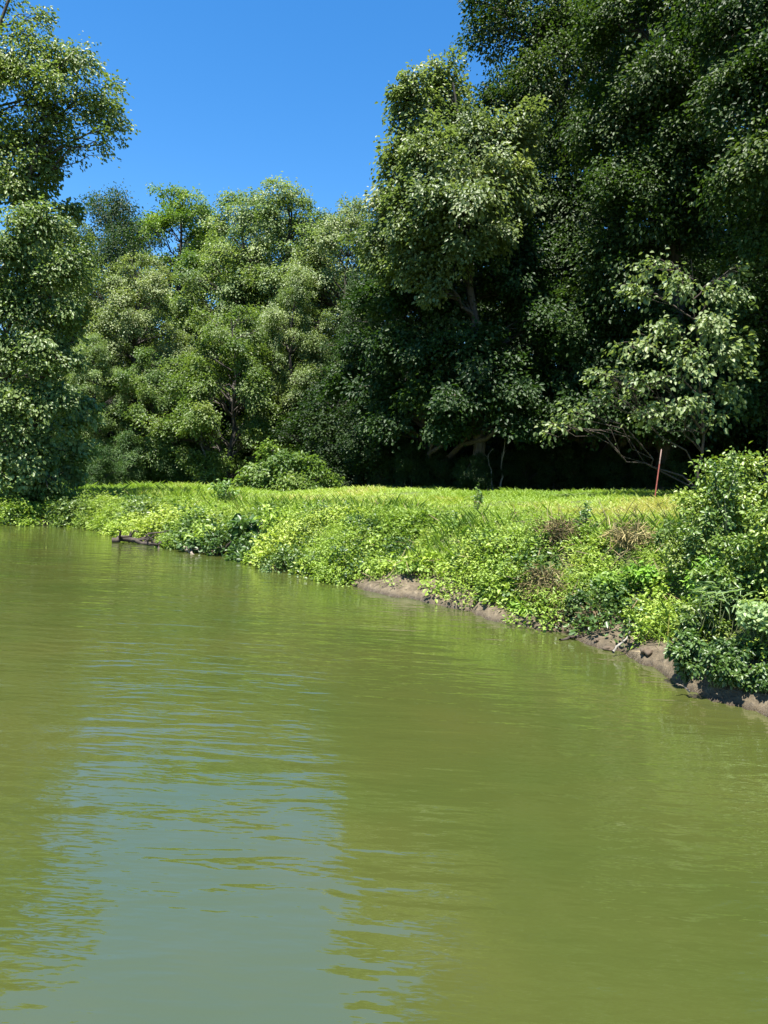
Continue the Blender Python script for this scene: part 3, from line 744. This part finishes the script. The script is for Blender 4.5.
ob = mesh_obj('dead_stalks', make_mesh('dead_stalks', V, Fc, M['dry'], tn)); tag(ob, 'brown dead stalks tangled in the steep part of the bank', 'dry stalks', kind='stuff')


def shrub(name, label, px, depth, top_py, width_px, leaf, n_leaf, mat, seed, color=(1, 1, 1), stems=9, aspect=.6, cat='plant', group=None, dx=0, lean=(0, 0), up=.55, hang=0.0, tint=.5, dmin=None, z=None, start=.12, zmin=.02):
    """stems fan out from one foot; parts: stem (each) and foliage"""
    rng = np.random.default_rng(seed)
    depth = depth * rat(px); x = at(px, top_py, depth)[0]; zb = gz(x, depth) if z is None else z
    o = np.array([x, depth, zb - .03]); h = max(.15, at(px, top_py, depth)[2] - zb); w = width_px * depth / F / 2
    root = empty(name, o); tag(root, label, cat, group)
    Cs, Ds, Ns, Ls, Ts = [], [], [], [], []
    sb = Bag()
    for s_ in range(stems):
        an = s_ * 2.4 + rng.normal(0, .4); rr = w * math.sqrt((s_ + .5) / stems) * rng.uniform(.75, 1.15)
        hh = h * (1 - .45 * (rr / max(w, .01)) ** 2) * rng.uniform(.8, 1.08)
        end = np.array([math.cos(an) * rr + lean[0] * h, math.sin(an) * rr + lean[1] * h, hh * (1 - hang * rr / w)])
        ft = np.array([math.cos(an), math.sin(an), 0]) * rr * .15
        P_ = curve(ft, end, 7, rng, .04, rise=.10 + .35 * hang)
        v, f = tube(P_, np.linspace(.006 + .006 * h, .003, 7), 4); sb.add(v, f)
        m = int(n_leaf / stems * rng.uniform(.7, 1.3))
        u = start + (1 - start) * rng.uniform(0, 1, m) ** .7
        fi = u * 6; i0 = np.minimum(fi.astype(int), 5); fr = (fi - i0)[:, None]
        pos = P_[i0] * (1 - fr) + P_[i0 + 1] * fr
        tw = unit(rng.normal(0, 1, (m, 3)) * [1, 1, .55]); tl = rng.uniform(.02, .34, m) * w * (1.15 - .5 * u)
        pos = pos + tw * tl[:, None]; pos[:, 2] = np.maximum(pos[:, 2], zmin + rng.uniform(0, .06 + zmin * .5, m))
        Cs.append(pos); Ds.append(tw + np.array([0, 0, -.25 - .5 * hang]) + rng.normal(0, .3, (m, 3)))
        Ns.append(np.array([0, 0, 1.0]) * up + tw * .35 + rng.normal(0, .4, (m, 3)) + np.array([-.1, -.15, 0]))
        Ls.append(leaf * rng.uniform(.55, 1.25, m)); Ts.append(np.clip(tint + rng.normal(0, .12) + rng.normal(0, .15, m), 0, 1))
    mesh_obj('stem', sb.mesh('stem', M['stem'], True), root)
    L = np.concatenate(Ls)
    V, Fc, tn = leaf_arrays(np.concatenate(Cs), np.concatenate(Ds), np.concatenate(Ns), L, L * aspect, np.concatenate(Ts), fold=.18, droop=.25)
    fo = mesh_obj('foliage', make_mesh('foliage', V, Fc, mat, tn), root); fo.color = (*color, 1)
    return root


# right corner thicket
shrub('bushy_shrub', 'tall leafy bush topping the right corner of the bank', 735, 8.4, 452, 112, .052, 8200, M['shrub'], 101, stems=22, cat='bush', color=(1.7, 1.5, .9), tint=.6)
shrub('bushy_shrub', 'bush sprig standing highest against the dark wood on the right', 728, 8.0, 444, 46, .05, 1100, M['shrub'], 102, stems=5, cat='bush', color=(1.1, 1.1, 1.0), tint=.6)
shrub('bushy_shrub', 'rounded dark bush on the lip, left part of the right corner thicket', 700, 8.1, 505, 70, .045, 3600, M['shrub'], 103, stems=12, cat='bush', color=(1.15, 1.1, .85))
shrub('bushy_shrub', 'thick green bush at the right edge of the frame, above the white leaves', 775, 6.9, 500, 100, .05, 6000, M['shrub'], 104, stems=14, cat='bush', tint=.55, color=(1.6, 1.42, .9))
shrub('fern_clump', 'vivid light green feathery clump inside the right corner thicket', 712, 7.2, 548, 48, .06, 1500, M['weed'], 105, stems=12, color=(.85, 1.1, .7), aspect=.3, tint=.65)
shrub('vine_tangle', 'white green heart shaped leaves hanging over the water at the right edge', 764, 6.35, 588, 78, .042, 2600, M['pale'], 106, stems=14, cat='vine', aspect=.82, color=(1.25, 1.38, 1.5), zmin=.28, hang=.5, tint=.6, lean=(0, -.15), up=.4)
shrub('leafy_weed', 'yellow green weeds spilling down the bank left of the white leaves', 702, 6.9, 590, 60, .04, 3200, M['shrub'], 107, stems=14, color=(1.25, 1.15, .8), hang=.3, tint=.5)
shrub('leafy_weed', 'dark leafy weeds above the undercut bank beneath the right thicket', 692, 6.5, 615, 46, .042, 2200, M['shrub'], 108, stems=10, hang=.4, color=(.9, .95, .9))
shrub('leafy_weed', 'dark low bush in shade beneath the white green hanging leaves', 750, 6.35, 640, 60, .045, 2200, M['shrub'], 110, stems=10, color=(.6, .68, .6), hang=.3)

for i, (nm, lab, px, dp, tp_, wd, lf, nn, mt, colr, asp) in enumerate(PL):
    shrub(nm, lab, px, dp, tp_, wd, lf, nn, M[mt], 200 + i, color=colr, aspect=asp, stems=max(6, wd // 5))

shrub('bushy_shrub', 'dark mixed shrub growth on the slope below the tall right corner bush', 738, 7.0, 545, 92, .045, 5200, M['shrub'], 301, stems=18, cat='bush', color=(1.3, 1.25, .85), hang=.15)
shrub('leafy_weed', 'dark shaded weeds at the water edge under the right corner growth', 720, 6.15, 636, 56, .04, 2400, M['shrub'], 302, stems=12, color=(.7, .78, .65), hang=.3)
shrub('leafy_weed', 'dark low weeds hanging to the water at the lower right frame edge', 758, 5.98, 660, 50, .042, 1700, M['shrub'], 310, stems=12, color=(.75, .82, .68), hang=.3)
shrub('leafy_weed', 'yellow green trailing weeds half covering the mud between the two bright clumps', 408, 11.75, 574, 44, .06, 620, M['weed'], 311, stems=12, color=(.95, 1.0, .9), hang=.3)
shrub('withered_weed', 'brown withered stalks in the steep bank right of centre, upper and tallest', 560, 10.4, 518, 44, .17, 620, M['dry'], 303, color=(.95, 1.02, .85), stems=26, aspect=.07, up=.1, tint=.35)
shrub('withered_weed', 'brown withered stalks low on the bank beside the isolated green plant', 545, 9.4, 560, 52, .16, 620, M['dry'], 304, color=(.9, 1.0, .8), stems=26, aspect=.07, up=.1, hang=.3, tint=.3)
shrub('withered_weed', 'pale straw coloured stalks near the rim, left of the right corner bush', 632, 9.6, 522, 50, .16, 480, M['dry'], 305, color=(1.1, 1.2, .95), stems=22, aspect=.08, up=.1, tint=.65)
shrub('withered_weed', 'small brown withered clump on the mud foot near the leaning pale branch', 592, 8.6, 600, 30, .10, 500, M['dry'], 306, stems=18, aspect=.09, up=.1, hang=.3, tint=.25)

# pale arching grass tuft in the right thicket
rng = np.random.default_rng(61)
x = at(708, 583, 7.4)[0]; o = np.array([x, 7.4, gz(x, 7.4)]); hz = at(700, 583, 7.4)[2] - o[2]
n = 110; az = rng.uniform(2.2, 4.6, n)
C = np.column_stack([rng.uniform(-.05, .45, n), rng.normal(0, .12, n), hz * rng.uniform(.75, 1.0, n)])
Dv = np.column_stack([np.cos(az), np.sin(az) * .6, rng.normal(.25, .3, n)])
V, Fc, tn = leaf_arrays(C, Dv, np.column_stack([rng.normal(0, .3, (n, 2)), np.ones(n)]), rng.uniform(.06, .17, n), rng.uniform(.008, .016, n), rng.uniform(.3, .9, n), fold=.15, droop=.5, wide=.4)
rt = empty('grass_tuft', o); tag(rt, 'pale blue green arching grass tuft in the middle of the right thicket', 'grass tuft')
m_ = mesh_obj('foliage', make_mesh('foliage', V, Fc, M['pale'], tn), rt); m_.color = (1.0, 1.15, 1.5, 1)
bg = Bag()
for k in range(9):
    v, f = tube(curve(np.array([.05 * k - .1, 0, 0]), np.array([.05 * k - .05, 0, hz * .9]), 5, rng, .03), np.linspace(.006, .003, 5), 4); bg.add(v, f)
mesh_obj('stem', bg.mesh('stem', M['stem'], True), rt)


# ---------------------------------------------------------------- wood along the waterline
def branch_thing(name, label, pts, r0, r1, mat, seed, forks=3, cat='branch', sides=7):
    rng = np.random.default_rng(seed); P = np.asarray(pts, float); o = P[0].copy()
    t = np.linspace(0, 1, len(P)); ts = np.linspace(0, 1, 12)
    Q = np.stack([np.interp(ts, t, P[:, k]) for k in range(3)], 1) - o; L = np.linalg.norm(Q[-1])
    Q[1:-1] += rng.normal(0, .015 * L, (10, 3))
    bg = Bag(); v, f = tube(Q, np.linspace(r0, r1, 12) * (1 + rng.normal(0, .12, 12)), sides); bg.add(v, f)
    for k in range(forks):
        i = rng.integers(2, 10); d_ = unit((Q[-1] + rng.normal(0, .6 * L, 3))[None])[0]; d_[2] = abs(d_[2]) * .8
        v, f = tube(curve(Q[i], Q[i] + d_ * L * rng.uniform(.2, .45), 5, rng, .06), np.linspace(r0 * .45, r1 * .4, 5), 5); bg.add(v, f)
    ob = mesh_obj(name, bg.mesh(name, mat, True)); ob.location = o; tag(ob, label, cat); return ob


branch_thing('dead_branch', 'pale dead branch leaning out of the bank over the mud', [ats(613, 652, 7.6), ats(625, 640, 7.7), ats(638, 622, 7.9)], .014, .007, M['pale_bark'], 1, 2)
branch_thing('driftwood_log', 'dark driftwood log lying at the waterline of the far bank', [ats(112, 541, 19.9), ats(130, 539, 19.6), ats(150, 545, 18.9), ats(168, 552, 17.8)], .075, .03, M['dark_wood'], 2, 9, 'driftwood')
branch_thing('driftwood_log', 'short dark root stub sticking up behind the dark driftwood log', [ats(128, 541, 19.8), ats(131, 532, 19.8)], .05, .02, M['dark_wood'], 3, 4, 'driftwood')
branch_thing('exposed_root', 'pale crooked root dipping into the water by the dark rounded weed', [ats(184, 548, 17.5), ats(190, 551, 17.2), ats(196, 558, 16.8)], .05, .02, M['dead_wood'], 4, 2, 'root')
branch_thing('exposed_root', 'dark root under the hollow below the dark broad leaved plant', [ats(216, 551, 16.9), ats(235, 549, 16.6), ats(250, 560, 15.9)], .09, .04, M['dark_wood'], 5, 5, 'root')
branch_thing('exposed_root', 'reddish brown root arching from the undercut bank beside the dark hollow', [ats(250, 553, 16.2), ats(262, 560, 15.6), ats(272, 566, 15.1)], .05, .02, M['dead_wood'], 6, 3, 'root')
branch_thing('dead_branch', 'brown twiggy stick on the mud below the biggest bright clump', [ats(448, 606, 10.6), ats(462, 606, 10.4), ats(476, 612, 10.0)], .022, .008, M['dead_wood'], 7, 4)
branch_thing('dead_branch', 'dark stick lying on the mud foot of the brown stalks', [ats(560, 640, 8.3), ats(578, 636, 8.5), ats(592, 645, 8.1)], .02, .008, M['dark_wood'], 8, 4)
branch_thing('driftwood_debris', 'pale clump of driftwood debris at the water edge, lower right', [ats(742, 712, 5.92), ats(752, 700, 6.0), ats(764, 708, 5.95)], .022, .010, M['pale_bark'], 9, 6, 'driftwood')
branch_thing('dead_branch', 'thin grey stick poking from the water under the right thicket', [ats(690, 692, 6.2), ats(684, 686, 6.25), ats(676, 684, 6.2)], .010, .005, M['dead_wood'], 10, 3)


# clods of mud and small stones along the strip
def clod(name, label, px, py, depth, r, seed, mat, group):
    rng = np.random.default_rng(seed); import bmesh
    bm = bmesh.new(); bmesh.ops.create_icosphere(bm, subdivisions=3, radius=1)
    ph = rng.uniform(0, 6.3, (5, 3)); kk = rng.uniform(1, 4, (5, 3))
    for v in bm.verts:
        c = np.array(v.co); v.co = Vector(c * (1 + .11 * sum(math.sin(kk[i] @ c * 1.5 + ph[i, 0]) for i in range(5))) * [1.2, .9, .55])
    me = bpy.data.meshes.new(name); bm.to_mesh(me); bm.free(); me.materials.append(mat)
    me.polygons.foreach_set('use_smooth', np.ones(len(me.polygons), bool))
    depth = depth * rat(px); p = at(px, py, depth); ob = mesh_obj(name, me); ob.location = (p[0], depth, gz(p[0], depth) + r * .12); ob.scale = (r,) * 3; ob.rotation_euler = (0, 0, rng.uniform(0, 6))
    tag(ob, label, 'mud clod', group)


mudm = plain_mat('clod_mud', (.085, .062, .04), .9, .4, 9)
for i, (px, dp, r) in enumerate([(600, 8.1, .04), (612, 7.9, .055), (585, 8.4, .035), (540, 9.2, .06), (552, 9.0, .08), (500, 9.9, .05), (478, 10.4, .07), (420, 11.8, .06), (395, 12.3, .07), (360, 12.9, .07), (335, 13.3, .08), (300, 14.1, .08), (625, 7.75, .04), (650, 7.4, .07)]):
    clod('mud_clod', 'brown lump of mud lying on the strip between weeds and water', px, 600, dp, r, i, mudm, 'mud clods along the waterline')


# ---------------------------------------------------------------- light
SUN = np.array([-.16, -.26, .95]); SUN = SUN / np.linalg.norm(SUN)
sl = bpy.data.lights.new('sun', 'SUN'); sl.energy = 5.0; sl.angle = math.radians(.53); sl.color = (1.0, .955, .88)
so = bpy.data.objects.new('sun', sl); COL.objects.link(so); so.location = (-30, -10, 60)
so.rotation_euler = Vector(SUN).to_track_quat('Z', 'Y').to_euler()
w = bpy.data.worlds.new('World'); scene.world = w; w.use_nodes = True
nt = w.node_tree; nt.nodes.clear()
sky = nd(nt, 'ShaderNodeTexSky', sky_type='NISHITA'); sky.sun_disc = False
sky.sun_elevation = math.asin(SUN[2]); sky.sun_rotation = math.atan2(SUN[0], SUN[1])
sky.air_density = 1.0; sky.dust_density = .1; sky.ozone_density = 4.0; sky.altitude = 0
hs = nd(nt, 'ShaderNodeHueSaturation'); hs.inputs['Saturation'].default_value = 1.30
bgn = nd(nt, 'ShaderNodeBackground'); bgn.inputs['Strength'].default_value = .080
wo = nd(nt, 'ShaderNodeOutputWorld')
nt.links.new(sky.outputs[0], hs.inputs['Color']); nt.links.new(hs.outputs[0], bgn.inputs['Color']); nt.links.new(bgn.outputs[0], wo.inputs['Surface'])

vs = scene.view_settings
vs.view_transform = 'Standard'; vs.look = 'None'; vs.gamma = 1.0; vs.exposure = 1.6; vs.use_curve_mapping = False
scene.render.engine = 'CYCLES'
cy = scene.cycles
cy.max_bounces = 5; cy.diffuse_bounces = 2; cy.glossy_bounces = 2; cy.transmission_bounces = 3; cy.caustics_reflective = False; cy.caustics_refractive = False
cy.sample_clamp_indirect = 4.0
cy.use_denoising = True
